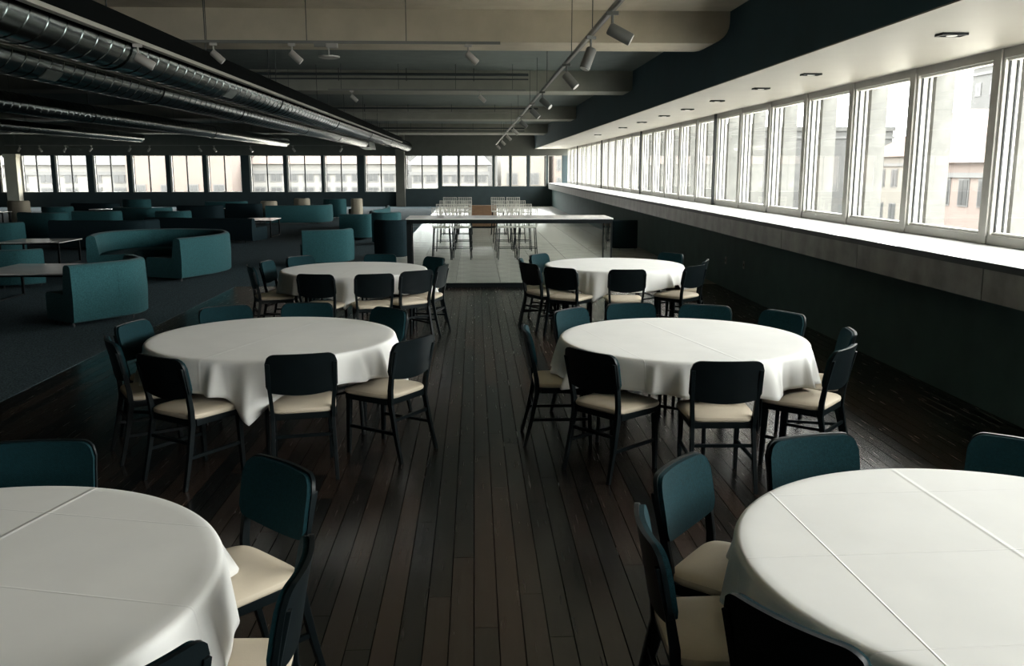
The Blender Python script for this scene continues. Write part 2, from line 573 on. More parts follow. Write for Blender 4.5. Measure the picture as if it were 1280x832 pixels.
# far wall with its windows
FB = [(-27.06, -25.47), (-25.38, -24.84), (-24.25, -22.65), (-22.46, -20.78), (-20.46, -18.64), (-18.43, -16.6), (-16.39, -14.64), (-14.43, -12.59), (-12.16, -10.32), (-10.15, -8.29), (-8.17, -6.35), (-5.98, -4.23), (-3.79, -1.97), (-1.79, -0.9), (-0.83, 0.06), (0.13, 1.0), (1.09, 1.92), (2.01, 2.87), (3.02, 3.94), (4.03, 4.8)]
wf = MB()
hd = MB()
hd.box(XL, XWIN + 0.3, YF, YF + 0.3, 2.74, ZC)
prev = XL
for i, (a, b) in enumerate(FB):
    zs = 0.78 if i < 12 else (0.95 if i == 12 else 1.08)
    wf.box(prev, a, YF, YF + 0.3, -0.3, 2.74)
    wf.box(a, b, YF, YF + 0.3, -0.3, zs)
    prev = b
wf.box(prev, XWIN + 0.3, YF, YF + 0.3, -0.3, 2.74)
wall_far = struct(wf.build('wall_far', M['wall']))
hd.build('header', M['header'], wall_far)
for i, (a, b) in enumerate(FB):
    zs = 0.78 if i < 12 else (0.95 if i == 12 else 1.08)
    nwin += 1
    w = struct(empty('window_%d' % nwin, (a, YF, 0)))
    L = b - a
    fr = MB().box(0, L, 0.02, 0.1, zs, zs + 0.03).box(0, L, 0.02, 0.1, 2.71, 2.74)
    fr.box(0, 0.1 if i < 13 else 0.05, 0.02, 0.1, zs + 0.03, 2.71).box(L - 0.03, L, 0.02, 0.1, zs + 0.03, 2.71)
    fr.build('window_frame', M['alu_white'] if i < 13 else M['alu'], w)
    if L > 1.2:
        MB().box(L * 0.52 - 0.03, L * 0.52 + 0.03, 0.0, 0.09, zs + 0.03, 2.71).build('mullion', M['gasket'], w)
        MB().box(0.14, 0.17, 0.02, 0.08, zs + 0.03, 2.71).build('gasket', M['gasket'], w)
    MB().box(0.05, L - 0.03, 0.055, 0.062, zs + 0.03, 2.71).build('pane', M['glass'], w)
p = struct(MB().box(-24.86, -24.23, 49.5, 49.98, 0, 2.8).box(-24.9, -24.19, 49.46, 49.98, 2.62, 2.8).build('trim_3', M['cream_pillar'], bevel=0.01))
p = struct(MB().box(-4.25, -3.77, 49.55, 49.98, 0, ZC).build('trim_4', M['brown_pillar'], bevel=0.01))

# downlights let into the soffit
dl_frame = MB().box(-0.11, 0.11, -0.07, -0.055, -0.012, 0.012).box(-0.11, 0.11, 0.055, 0.07, -0.012, 0.012).box(-0.11, -0.095, -0.055, 0.055, -0.012, 0.012).box(0.095, 0.11, -0.055, 0.055, -0.012, 0.012).mesh('trim_ring', M['black_steel'])
dl_ref = MB().box(-0.095, 0.095, -0.055, 0.055, -0.004, 0.012).mesh('recess', M['gasket'])
dl_lens = MB().lathe([(0.045, -0.012), (0.04, -0.004)], 12).mesh('lens', M['lens'])
dl_words = ['nearest', 'second', 'third', 'fourth', 'fifth', 'sixth', 'seventh', 'eighth', 'ninth']
for i, y in enumerate((7.7, 10.9, 12.8, 15.1, 17.2, 19.3, 21.9, 24.7, 29.7)):
    t = empty('downlight', (4.0, y, ZHEAD - 0.008))
    for nm, me in (('trim_ring', dl_frame), ('recess', dl_ref), ('lens', dl_lens)):
        link(nm, me, t)
    tag(t, 'square recessed downlight in the pale soffit, %s from the camera' % dl_words[i], 'downlight', 'soffit downlights')
for i, (y, z, w) in enumerate(((15.06, 0.47, 'farther from the camera'), (14.02, 0.5, 'nearer the camera'))):
    t = empty('wall_outlet', (XWALL - 0.0, y, z))
    MB().box(-0.012, 0, -0.045, 0.045, -0.06, 0.06).build('plate', M['plate'], t, bevel=0.004)
    MB().box(-0.016, -0.012, -0.018, 0.018, -0.02, 0.02).build('socket', M['gasket'], t)
    tag(t, 'small outlet plate on the dark wall under the ledge, %s' % w, 'outlet', 'wall outlets')

# ------------------------------------------------------------------ dining tables and cloths
TABLES = {
    'NR': (1.75, 2.62, 0.45, 'nearest right table'),
    'NL': (-1.70, 2.55, -0.8, 'nearest left table'),
    'MR': (1.53, 6.50, 0.9, 'middle right table'),
    'ML': (-1.51, 6.68, -0.75, 'middle left table'),
    'FR': (1.82, 11.72, 0.2, 'far right table'),
    'FL': (-1.51, 11.30, 0.0, 'far left table'),
}
CLOTH_ROT = {'NR': 2, 'NL': -14, 'MR': 13, 'ML': -19, 'FR': 8, 'FL': -6}
CORNER = {'NR': 205, 'NL': 130, 'MR': -65, 'ML': -87, 'FR': -113, 'FL': -89}
CORNER_AMP = {'NR': 0.05, 'NL': 0.05, 'MR': 0.03, 'ML': 0.16, 'FR': 0.14, 'FL': 0.14}


def cloth_mesh(key, Rr=0.905):
    rnd = random.Random(sum(map(ord, key)))
    N = 360
    z0 = 0.757
    ph = [rnd.random() * 6.28 for _ in range(6)]
    c0 = R(CORNER[key] - CLOTH_ROT[key])
    ridges = []
    th_ = rnd.random() * 0.3
    while th_ < 6.2:
        ridges.append((th_, rnd.uniform(0.035, 0.075), rnd.uniform(0.35, 1.15)))
        th_ += rnd.uniform(0.2, 0.52)

    def drop(th):
        d = 0.235 + 0.02 * math.sin(2 * th + ph[0]) + 0.015 * math.sin(5 * th + ph[1])
        for q in range(4):
            dd = (th - c0 - q * math.pi / 2 + math.pi) % (2 * math.pi) - math.pi
            d += CORNER_AMP[key] * max(0, 1 - abs(dd) / 0.24) ** 1.3
        return d

    def fold(th, t):
        s = 0.12 * math.sin(7 * th + ph[5])
        for (ct, wt, am) in ridges:
            dd = (th - ct + math.pi) % (2 * math.pi) - math.pi
            s += am * math.exp(-(dd / (wt * (0.55 + 0.45 * t))) ** 2)
        for q in range(4):
            dd = (th - c0 - q * math.pi / 2 + math.pi) % (2 * math.pi) - math.pi
            s += 1.3 * math.exp(-(dd / 0.07) ** 2) - 0.5 * math.exp(-((abs(dd) - 0.17) / 0.06) ** 2)
        return (0.003 + 0.064 * s) * t
    rings = []
    for rr in (0.06, 0.2, 0.4, 0.6, 0.75, 0.85, 0.885):
        rings.append([(rr * math.cos(2 * math.pi * k / N), rr * math.sin(2 * math.pi * k / N), z0) for k in range(N)])
    for rr, dz in ((0.897, 0.003), (0.903, 0.009), (0.907, 0.018)):
        rings.append([(rr * math.cos(2 * math.pi * k / N), rr * math.sin(2 * math.pi * k / N), z0 - dz) for k in range(N)])
    for j in range(1, 10):
        t = j / 9
        ring = []
        for k in range(N):
            th = 2 * math.pi * k / N
            d = 0.018 + (drop(th) - 0.018) * t
            r = 0.908 + 0.012 * t + fold(th, t ** 0.8)
            r = max(r, 0.906)
            ring.append((r * math.cos(th), r * math.sin(th), z0 - d))
        rings.append(ring)
    v, f = [], []
    for ring in rings:
        v += ring
    for i in range(len(rings) - 1):
        for k in range(N):
            k2 = (k + 1) % N
            f.append((i * N + k, (i + 1) * N + k, (i + 1) * N + k2, i * N + k2))
    f.append(tuple(range(N)))
    mb = MB()
    mb.add(v, f)
    me = mb.mesh('tablecloth', M['linen'], smooth=True)
    for e in me.edges:
        e.use_edge_sharp = False
    return me


for key, (tx, ty, rot, where) in TABLES.items():
    t = empty('banquet_table', (tx, ty, 0), rot)
    MB().lathe([(0.88, 0.722), (0.895, 0.726), (0.895, 0.746), (0.888, 0.75)], 64).build('tabletop', M['black_wood'], t)
    for sx in (-1, 1):
        for sy in (-1, 1):
            MB().tube([(sx * 0.5, sy * 0.42, 0.0), (sx * 0.47, sy * 0.4, 0.72)], 0.015, 10).build('leg', M['black_steel'], t, smooth=True)
        MB().tube([(sx * 0.485, -0.41, 0.35), (sx * 0.485, 0.41, 0.35)], 0.011, 8).build('crossbar', M['black_steel'], t, smooth=True)
    tag(t, 'round banquet table with thin black legs under white cloth, the %s' % where, 'table', 'round banquet tables')
    c = link('tablecloth', cloth_mesh(key), None, (tx, ty, 0))
    c.rotation_euler = (0, 0, R(CLOTH_ROT[key]))
    so = c.modifiers.new('thickness', 'SOLIDIFY')
    so.thickness = 0.003
    so.offset = 1
    # the pressed folds turn with the cloth
    tag(c, 'white cloth draped over the %s' % where, 'tablecloth', 'white round tablecloths')

# ------------------------------------------------------------------ dining chairs


def chair_proto():
    root = empty('dining_chair')
    # seat frame
    MB().box(-0.205, 0.205, 0.165, 0.2, 0.395, 0.437).box(-0.195, 0.195, -0.2, -0.165, 0.395, 0.437).box(-0.205, -0.175, -0.17, 0.17, 0.395, 0.437).box(0.175, 0.205, -0.17, 0.17, 0.395, 0.437).build('seat_frame', M['black_wood'], root, bevel=0.004)
    # padded seat
    rings = []
    N = 40

    def outline(s, z):
        ring = []
        for k in range(N):
            a = 2 * math.pi * k / N
            e = 0.32
            cx, sy = math.cos(a), math.sin(a)
            x = math.copysign(abs(cx) ** e, cx) * s
            y = math.copysign(abs(sy) ** e, sy) * s
            wx = 0.222 + 0.012 * y
            ring.append((x * wx, 0.005 + y * 0.218, z + 0.006 * (1 - x * x) * (1 - y * y)))
        return ring
    prof = [(0.95, 0.437), (0.99, 0.445), (1.0, 0.456), (0.985, 0.468), (0.93, 0.476), (0.7, 0.48), (0.35, 0.482), (0.01, 0.482)]
    v, f = [], []
    for s, z in prof:
        v += outline(s, z)
    for i in range(len(prof) - 1):
        for k in range(N):
            k2 = (k + 1) % N
            f.append((i * N + k, i * N + k2, (i + 1) * N + k2, (i + 1) * N + k))
    f.append(tuple(range(N - 1, -1, -1)))
    f.append(tuple(range((len(prof) - 1) * N, len(prof) * N)))
    mb = MB()
    mb.add(v, f)
    mb.build('seat', M['seat'], root, smooth=True)
    # legs
    for s in (-1, 1):
        mb = MB()
        mb.bar((s * 0.19, 0.195, 0.0), (s * 0.187, 0.18, 0.4), 0.024, 0.026, w2=0.032, d2=0.036)
        mb.build('leg', M['black_wood'], root, bevel=0.003)
        pts = [(s * 0.2, -0.285, 0.0), (s * 0.195, -0.235, 0.2), (s * 0.19, -0.195, 0.4), (s * 0.195, -0.2, 0.5), (s * 0.204, -0.222, 0.62), (s * 0.209, -0.262, 0.78)]
        wd = [0.024, 0.03, 0.036, 0.034, 0.03, 0.024]
        mb = MB()
        vs = []
        for q, w in zip(pts, wd):
            for i, j in ((-1, -1), (1, -1), (1, 1), (-1, 1)):
                vs.append((q[0] + i * 0.0125, q[1] + j * w / 2, q[2]))
        fs = [(3, 2, 1, 0), tuple(range(len(vs) - 4, len(vs)))]
        for k in range(len(pts) - 1):
            for e in range(4):
                e2 = (e + 1) % 4
                fs.append((4 * k + e, 4 * k + e2, 4 * k + 4 + e2, 4 * k + 4 + e))
        mb.add(vs, fs)
        mb.build('leg', M['black_wood'], root, bevel=0.003)
        MB().bar((s * 0.189, 0.19, 0.2), (s * 0.196, -0.232, 0.2), 0.016, 0.02, up=(0, 0, 1)).build('stretcher', M['black_wood'], root)
    MB().bar((-0.19, -0.215, 0.29), (0.19, -0.215, 0.29), 0.016, 0.02, up=(0, 0, 1)).build('stretcher', M['black_wood'], root)

    # backrest: bent panel with rounded top corners and a bellied lower edge
    def back(hw, ztop, zbot, off, th, name, m):
        NU, NV = 28, 8

        def pt(u, v, layer):
            x = u * hw
            rc = 0.062
            dx = max(0.0, abs(x) - (hw - rc))
            top = ztop - rc + math.sqrt(max(0, rc * rc - dx * dx)) if dx > 0 else ztop
            rb = 0.035
            dxb = max(0.0, abs(x) - (hw - rb))
            bot = zbot + 0.028 * u * u + (rb - math.sqrt(max(0, rb * rb - dxb * dxb)) if dxb > 0 else 0)
            z = bot + (top - bot) * v
            y = -0.232 - (z - 0.58) * 0.17 - 0.10 * max(0, z - 0.7) ** 1.5 + 0.03 * u * u - 0.012
            return (x, y + off + (th if layer else 0), z)
        mb = MB()
        vs, fs = [], []
        W = NU + 1
        for layer in (0, 1):
            for j in range(NV + 1):
                for i in range(W):
                    u = -1 + 2 * i / NU
                    u = math.copysign(abs(u) ** 0.8, u)
                    vs.append(pt(u, j / NV, layer))
        n = W * (NV + 1)
        for j in range(NV):
            for i in range(NU):
                a = j * W + i
                fs.append((a, a + 1, a + W + 1, a + W))
                fs.append((n + a, n + a + W, n + a + W + 1, n + a + 1))
        for i in range(NU):
            fs.append((i, n + i, n + i + 1, i + 1))
            a = NV * W + i
            fs.append((a, a + 1, n + a + 1, n + a))
        for j in range(NV):
            a = j * W
            fs.append((a, a + W, n + a + W, n + a))
            a = j * W + NU
            fs.append((a, n + a, n + a + W, a + W))
        mb.add(vs, fs)
        return mb.build(name, m, root, smooth=True)
    back(0.225, 0.842, 0.565, -0.008, 0.016, 'backrest', M['black_wood'])
    back(0.219, 0.837, 0.575, 0.008, 0.018, 'back_pad', M['chair_pad'])
    return root


CH = [
    ('MR', 0.72, 5.62, -140, 'with its back turned, at the near left of the %s'),
    ('MR', 1.53, 5.27, -92, 'seen squarely from behind, nearest the camera at the %s'),
    ('MR', 2.42, 5.66, -41, 'turned left at near right of the %s, light on its top'),
    ('MR', 2.70, 6.26, -14, 'partly hidden behind another chair on the window side of the %s'),
    ('MR', 2.52, 7.15, 32, 'facing the camera at the far right of the %s'),
    ('MR', 1.97, 7.55, 70, 'just showing its top behind the right half of the %s'),
    ('MR', 0.77, 7.37, 136, 'angled at the far left of the %s, left of two neighbours'),
    ('MR', 1.34, 7.68, 96, 'behind the %s, right of its two far-left neighbours'),
    ('MR', 0.36, 6.48, 180, 'seen from the side at the aisle end of the %s'),
    ('ML', -1.10, 5.60, -78, 'seen squarely from behind at the near side of the %s'),
    ('ML', -0.41, 6.10, -34, 'turned left on the aisle side of the %s, whole seat visible'),
    ('ML', -1.98, 5.56, -124, 'with its back turned at the near left of the %s'),
    ('ML', -2.62, 6.84, 168, 'showing its teal pad at the left end of the %s'),
    ('ML', -2.50, 6.14, -150, 'leftmost of all beside the %s, seen almost edge on'),
    ('ML', -2.13, 7.66, 118, 'behind the %s at its far left, wide back above the cloth'),
    ('ML', -1.46, 7.82, 92, 'behind the %s at the middle of its far edge'),
    ('ML', -0.70, 7.46, 46, 'behind the %s at its far right by the aisle'),
    ('FR', 1.0, 10.58, -124, 'with its back turned at the near left of the %s'),
    ('FR', 1.77, 10.35, -91, 'seen squarely from behind at the near side of the %s'),
    ('FR', 2.68, 10.75, -48, 'turned left at the near right of the %s'),
    ('FR', 2.96, 11.38, -20, 'mostly hidden on the window side of the %s'),
    ('FR', 2.74, 12.42, 36, 'at the far right of the %s, thin bright rim'),
    ('FR', 0.86, 12.35, 142, 'showing its teal pad at the far left of the %s'),
    ('FR', 0.58, 11.66, 176, 'seen edge on at the aisle end of the %s'),
    ('FR', 0.66, 11.12, -152, 'overlapping another edge-on chair at the aisle end of the %s'),
    ('FL', -1.78, 10.02, -102, 'before the %s, left of the two seen from behind'),
    ('FL', -1.12, 10.02, -76, 'before the %s, right of the two seen from behind'),
    ('FL', -0.66, 10.34, -54, 'turned left at the near right of the %s'),
    ('FL', -0.38, 10.94, -16, 'seen edge on at the aisle end of the %s'),
    ('FL', -0.52, 11.95, 38, 'behind the %s, in front of the glass bar'),
    ('FL', -2.66, 11.50, 172, 'showing its pad at the left end of the %s'),
    ('FL', -2.72, 10.94, -158, 'outermost on the left of the %s, seen edge on'),
    ('FL', -2.36, 12.16, 138, 'behind the far left rim of the %s, only its top showing'),
    ('FL', -1.30, 12.42, 88, 'behind the %s, barely above the far edge of the cloth'),
    ('NR', 0.79, 3.38, 142, 'with teal pad showing at the far left of the %s'),
    ('NR', 0.55, 2.78, 178, 'seen edge on at the aisle side of the %s'),
    ('NR', 0.80, 2.12, -146, 'cut by the picture bottom before the %s, curved dark back'),
    ('NR', 1.45, 3.72, 104, 'with wide teal back behind the %s'),
    ('NR', 2.36, 3.62, 48, 'at the right edge of the picture behind the %s'),
    ('NL', -1.85, 3.78, 93, 'with black back behind the %s'),
    ('NL', -0.76, 3.44, 46, 'at the far right of the %s by the aisle'),
    ('NL', -0.52, 2.55, 2, 'seen edge on at the right end of the %s'),
    ('NL', -0.80, 1.93, -38, 'cut by the bottom edge of the picture before the %s'),
]
proto = chair_proto()
for i, (tk, bx, by, ang, words) in enumerate(CH):
    c = proto if i == 0 else copy_tree(proto)
    a = R(ang)
    c.location = (bx - math.cos(a) * 0.275, by - math.sin(a) * 0.275, 0)
    c.rotation_euler = (0, 0, a + math.pi / 2)      # local -Y is the back
    tag(c, 'black chair %s' % (words % TABLES[tk][3]), 'chair', 'dining chairs around the round tables')

# ------------------------------------------------------------------ glass-fronted bar
bar = empty('glass_bar', (0, 15.3, 0))
bx0, bx1, bd, bz = -1.15, 2.34, 1.0, 1.165
MB().box(bx0 - 0.01, bx1 + 0.01, -0.01, bd + 0.01, bz - 0.012, bz + 0.008).build('bar_top', M['bar_top'], bar)
MB().box(bx0, bx1, 0, 0.05, bz - 0.08, bz - 0.012).box(bx0, bx1, bd - 0.05, bd, bz - 0.05, bz - 0.012).box(bx0, bx0 + 0.05, 0.05, bd - 0.05, bz - 0.06, bz - 0.012).box(bx1 - 0.05, bx1, 0.05, bd - 0.05, bz - 0.06, bz - 0.012).build('top_rail', M['black_steel'], bar)
MB().box(bx0, bx1, 0, 0.04, 0.0, 0.075).box(bx0, bx0 + 0.04, 0.04, bd, 0.0, 0.05).box(bx1 - 0.04, bx1, 0.04, bd, 0.0, 0.05).build('base_rail', M['black_steel'], bar)
for x, y, w in ((bx0, 0, 0.085), (bx1 - 0.03, 0, 0.03), (bx0, bd - 0.05, 0.04), (bx1 - 0.03, bd - 0.04, 0.03)):
    MB().box(x, x + w, y, y + 0.045, 0.0, bz - 0.06).build('post', M['black_steel'], bar)
for a, b in ((bx0 + 0.085, -0.225), (-0.22, 0.575), (0.58, bx1 - 0.03)):
    MB().box(a, b, 0.015, 0.025, 0.075, bz - 0.08).build('glass_panel', M['bar_glass'], bar)
MB().box(bx1 - 0.02, bx1 - 0.01, 0.045, bd - 0.05, 0.05, bz - 0.06).build('glass_panel', M['bar_glass'], bar)
tag(bar, 'long glass-fronted bar with white top and black steel frame across the aisle', 'bar')

# pale wire bar chairs behind it


def wire_chair_proto():
    t = empty('wire_bar_chair')
    b = MB()
    b.tube([(-0.19, -0.17, 0.72), (-0.2, -0.22, 1.15), (0.2, -0.22, 1.15), (0.19, -0.17, 0.72)], 0.011, 6)
    for k in range(9):
        x = -0.16 + 0.04 * k
        b.tube([(x, -0.172, 0.73), (x, -0.22, 1.15)], 0.006, 5)
    for z in (0.85, 0.95, 1.05):
        y = -0.17 - 0.05 * (z - 0.72) / 0.43
        b.tube([(-0.195, y, z), (0.195, y, z)], 0.005, 5)
    b.build('wire_back', M['wire'], t)
    MB().box(-0.19, 0.19, -0.18, 0.19, 0.70, 0.73).build('seat', M['wire'], t, bevel=0.008)
    for sx in (-1, 1):
        for sy in (-1, 1):
            MB().tube([(sx * 0.21, sy * 0.2, 0.0), (sx * 0.17, sy * 0.16, 0.7)], 0.012, 6).build('leg', M['black_steel'], t)
    MB().tube([(-0.2, 0.19, 0.25), (0.2, 0.19, 0.25), (0.2, -0.19, 0.25), (-0.2, -0.19, 0.25), (-0.2, 0.19, 0.25)], 0.008, 6).build('foot_rail', M['black_steel'], t)
    return t


wp = wire_chair_proto()
rows = ['nearest', 'second', 'third', 'farthest']
first = True
for r_, y in enumerate((20.3, 22.4, 24.9, 28.0)):
    for xi, (x, side) in enumerate(((-0.74, 'leftmost in the left block'), (-0.29, 'by the gap in the left block'), (0.72, 'by the gap in the right block'), (1.18, 'rightmost in the right block'))):
        c = wp if first else copy_tree(wp)
        first = False
        c.location = (x, y, 0)
        c.rotation_euler = (0, 0, R(random.uniform(-4, 4)))
        tag(c, 'pale wire bar chair, %s, %s row behind the bar' % (side, rows[r_]), 'chair', 'wire bar chairs behind the bar')
t = empty('wooden_cabinet', (0.27, 31.2, 0))
MB().box(-0.47, 0.47, 0, 0.45, 0.06, 0.77).build('body', M['oak'], t, bevel=0.006)
MB().box(-0.45, -0.005, -0.018, 0, 0.08, 0.75).build('door', M['oak'], t, bevel=0.004)
MB().box(0.005, 0.45, -0.018, 0, 0.08, 0.75).build('door', M['oak'], t, bevel=0.004)
MB().box(-0.45, 0.45, 0.03, 0.42, 0, 0.06).build('plinth', M['black_steel'], t)
tag(t, 'low brown wooden cabinet between the two blocks of wire chairs', 'cabinet')

# ------------------------------------------------------------------ lounge sofas


def sofa(path, label, h=0.78, seat_d=0.62, mkey='sofa', name='curved_sofa', group='lounge sofas', n=7, cat='sofa', smoothp=True, back_t=0.16, z0=0.07):
    P = smooth_path(path, n) if smoothp else [Vector(p) for p in path]
    org = P[0]
    Q = [(p.x - org.x, p.y - org.y) for p in P]
    t = empty(name, (org.x, org.y, 0))
    bt = back_t
    prof = [(0.02, z0), (0.0, z0 + 0.02), (-0.012, h * 0.5), (0.0, h - 0.05), (0.015, h - 0.018), (0.05, h), (bt - 0.05, h), (bt - 0.012, h - 0.02), (bt, h - 0.06), (bt + 0.05, 0.40), (bt + 0.05, z0)]
    MB().sweep(Q, prof).build('backrest', M[mkey], t, smooth=True)
    a = bt + 0.035
    b = a + seat_d
    prof = [(a, z0), (a, 0.405), (a + 0.02, 0.42), (b - 0.05, 0.43), (b - 0.015, 0.415), (b, 0.38), (b, z0 + 0.02), (b - 0.02, z0)]
    MB().sweep(Q, prof).build('seat', M[mkey], t, smooth=True)
    # upright seams down the outside of the back
    m = len(Q)
    for k in range(1, 3):
        i = int(m * k / 3)
        tt = (Vector(Q[min(i + 1, m - 1)]) - Vector(Q[i - 1])).normalized()
        nn = Vector((-tt.y, tt.x))
        q = Vector(Q[i])
        MB().tube([(q.x + nn.x * 0.006, q.y + nn.y * 0.006, z0 + 0.03), (q.x - nn.x * 0.011, q.y - nn.y * 0.011, h * 0.5), (q.x + nn.x * 0.002, q.y + nn.y * 0.002, h - 0.05)], 0.004, 5).build('seam', M[mkey], t)
    for i in (1, m // 2, m - 2):
        tt = (Vector(Q[i + 1]) - Vector(Q[i - 1])).normalized()
        nn = Vector((-tt.y, tt.x))
        for d in (0.1, b - 0.12):
            q = Vector(Q[i]) + nn * d
            MB().lathe([(0.014, 0.004), (0.02, z0)], 8, (q.x, q.y)).build('foot', M['chrome'], t)
    tag(t, label, cat, group)
    return t


sofa([(-5.06, 11.42), (-4.76, 11.84), (-4.54, 12.22), (-4.56, 12.62), (-4.85, 13.0)], 'nearest teal sofa with tall rounded back, beside the carpet edge', h=0.8, seat_d=0.42)
sofa([(-9.4, 15.35), (-8.4, 15.3), (-7.65, 15.35), (-7.35, 15.65)], 'low teal sofa at the left picture edge behind the nearest glossy table', h=0.66, seat_d=0.4)
sofa([(-5.22, 16.19), (-4.84, 17.1), (-4.80, 17.9), (-5.2, 18.75), (-6.0, 19.1), (-6.8, 18.95), (-7.3, 18.3), (-7.32, 17.5), (-7.15, 16.9)], 'horseshoe-shaped teal sofa open towards the nearest sofa', h=0.78, seat_d=0.6)
sofa([(-10.6, 22.95), (-9.5, 22.85), (-8.65, 22.8), (-8.25, 23.0), (-8.05, 23.5)], 'long dark sofa behind the horseshoe sofa, its back to the camera', mkey='sofa_dark', h=0.74)
sofa([(-12.7, 25.7), (-12.1, 25.4), (-11.5, 25.3), (-11.25, 25.6)], 'teal sofa behind the second glossy table, left of the long dark sofa', h=0.82)
sofa([(-11.9, 22.0), (-11.5, 21.85), (-11.05, 22.0), (-10.9, 22.4)], 'small teal armchair left of the long dark sofa', h=0.74, name='armchair', seat_d=0.5, cat='armchair')
sofa([(-9.25, 25.75), (-8.2, 25.45), (-7.1, 25.15), (-6.05, 24.85)], 'straight dark box sofa beside the white-topped table', mkey='sofa_dark', h=0.67, name='box_sofa', n=3)
sofa([(-3.55, 18.72), (-3.1, 18.85), (-2.72, 19.1), (-2.6, 19.5)], 'pale teal rounded armchair back behind the far left table', h=0.75, name='armchair', seat_d=0.5, cat='armchair')
sofa([(-3.85, 25.9), (-3.2, 25.8), (-2.92, 26.1), (-2.95, 27.2), (-3.1, 28.3), (-2.95, 29.4), (-2.85, 30.6), (-3.0, 32.4)], 'long wavy grey-teal sofa running away beside the aisle', h=0.74)
sofa([(-7.6, 33.3), (-6.6, 33.35), (-5.75, 33.6), (-5.4, 34.1), (-5.4, 34.8)], 'dark sofa with pale rounded end by the far windows', h=0.7)
sofa([(-2.25, 20.3), (-1.95, 20.05), (-1.6, 20.1), (-1.45, 20.5)], 'dark armchair standing against the left end of the glass bar', mkey='sofa_dark', h=0.88, name='armchair', seat_d=0.5, cat='armchair')
sofa([(-2.75, 24.3), (-2.45, 24.15), (-2.1, 24.3), (-2.0, 24.7)], 'round-backed teal armchair behind the dark one by the bar', h=0.86, name='armchair', seat_d=0.45, cat='armchair')
sofa([(-12.3, 28.2), (-11.6, 28.1), (-11.05, 28.1), (-10.85, 28.4)], 'low dark teal sofa in the row behind the long dark sofa', h=0.74)
sofa([(-12.0, 30.6), (-11.2, 30.1), (-10.6, 29.9), (-10.2, 30.2), (-10.1, 30.8)], 'curved teal sofa with pale lit back in the middle of the lounge', h=0.76)
sofa([(-10.1, 29.1), (-9.6, 28.9), (-9.2, 29.0), (-9.05, 29.4)], 'teal tub armchair behind the right end of the long dark sofa', h=0.7, name='armchair', seat_d=0.45, cat='armchair')
sofa([(-10.55, 32.6), (-9.9, 32.4), (-9.2, 32.4), (-8.95, 32.8)], 'dark sofa left of the lit tub chairs in the back row', mkey='sofa_dark', h=0.74)
sofa([(-10.6, 36.2), (-9.9, 36.0), (-9.2, 36.1), (-9.0, 36.5)], 'pale-backed sofa near the far wall behind the dark one', h=0.76)
sofa([(-9.3, 34.3), (-8.7, 34.1), (-8.15, 34.1), (-7.95, 34.4)], 'dark sofa with a teal lit end beside the cream chair', mkey='sofa_dark', h=0.74)
sofa([(-14.6, 31.2), (-14.2, 30.95), (-13.75, 31.0), (-13.6, 31.4)], 'grey-teal armchair at the back left below the far windows', h=0.76, name='armchair', seat_d=0.45, cat='armchair')
sofa([(-15.0, 34.4), (-14.2, 34.1), (-13.5, 34.0), (-13.2, 34.4)], 'long black-backed sofa in the rearmost row on the left', mkey='sofa_dark', h=0.76)
sofa([(-14.2, 37.3), (-13.8, 37.0), (-13.3, 37.0), (-13.1, 37.4)], 'pale armchair behind the rearmost black sofa', h=0.82, name='armchair', seat_d=0.45, cat='armchair')
sofa([(-8.2, 35.2), (-7.95, 35.1), (-7.7, 35.15), (-7.6, 35.35)], 'upright cream chair behind the white-topped table', mkey='cream_fabric', h=0.8, name='armchair', seat_d=0.4, cat='armchair')
sofa([(-4.95, 36.6), (-4.8, 36.5), (-4.6, 36.5), (-4.5, 36.7)], 'narrow cream chair beyond the dark sofa by the far windows', mkey='cream_fabric', h=0.85, name='armchair', seat_d=0.4, cat='armchair')
sofa([(-6.2, 37.6), (-5.9, 37.4), (-5.5, 37.4), (-5.3, 37.8)], 'grey-teal armchair left of the narrow cream chair', h=0.8, name='armchair', seat_d=0.4, cat='armchair')
sofa([(-7.6, 38.6), (-7.35, 38.4), (-7.05, 38.4), (-6.95, 38.7)], 'small pale chair just above the dark sofa by the far windows', mkey='cream_fabric', h=0.8, name='armchair', seat_d=0.4, cat='armchair')
sofa([(-16.6, 33.0), (-16.3, 32.8), (-15.95, 32.8), (-15.85, 33.1)], 'cream chair at the far left picture edge by the pillar', mkey='cream_fabric', h=0.9, name='armchair', seat_d=0.4, cat='armchair')
sofa([(3.3, 22.6), (3.4, 22.2), (3.7, 22.1), (4.0, 22.1)], 'black armchair against the dark wall under the window ledge', mkey='sofa_dark', h=0.76, name='armchair', seat_d=0.1, cat='armchair', back_t=0.12)


def coffee_table(x, y, w, d, z, label, top='gloss_top', rz=0.0):
    t = empty('coffee_table', (x, y, 0), rz)
    MB().box(-w / 2, w / 2, -d / 2, d / 2, z - 0.02, z).build('table_top', M[top], t, bevel=0.004)
    MB().box(-w / 2 + 0.04, w / 2 - 0.04, -d / 2 + 0.04, -d / 2 + 0.07, z - 0.05, z - 0.02).box(-w / 2 + 0.04, w / 2 - 0.04, d / 2 - 0.07, d / 2 - 0.04, z - 0.05, z - 0.02).build('apron', M['black_steel'], t)
    for sx in (-1, 1):
        for sy in (-1, 1):
            MB().box(sx * (w / 2 - 0.055) - 0.018, sx * (w / 2 - 0.055) + 0.018, sy * (d / 2 - 0.055) - 0.018, sy * (d / 2 - 0.055) + 0.018, 0, z - 0.05).build('leg', M['black_steel'], t)
        MB().box(sx * (w / 2 - 0.055) - 0.014, sx * (w / 2 - 0.055) + 0.014, -d / 2 + 0.07, d / 2 - 0.07, 0.004, 0.028).build('foot_bar', M['black_steel'], t)
    tag(t, label, 'table', 'lounge tables')


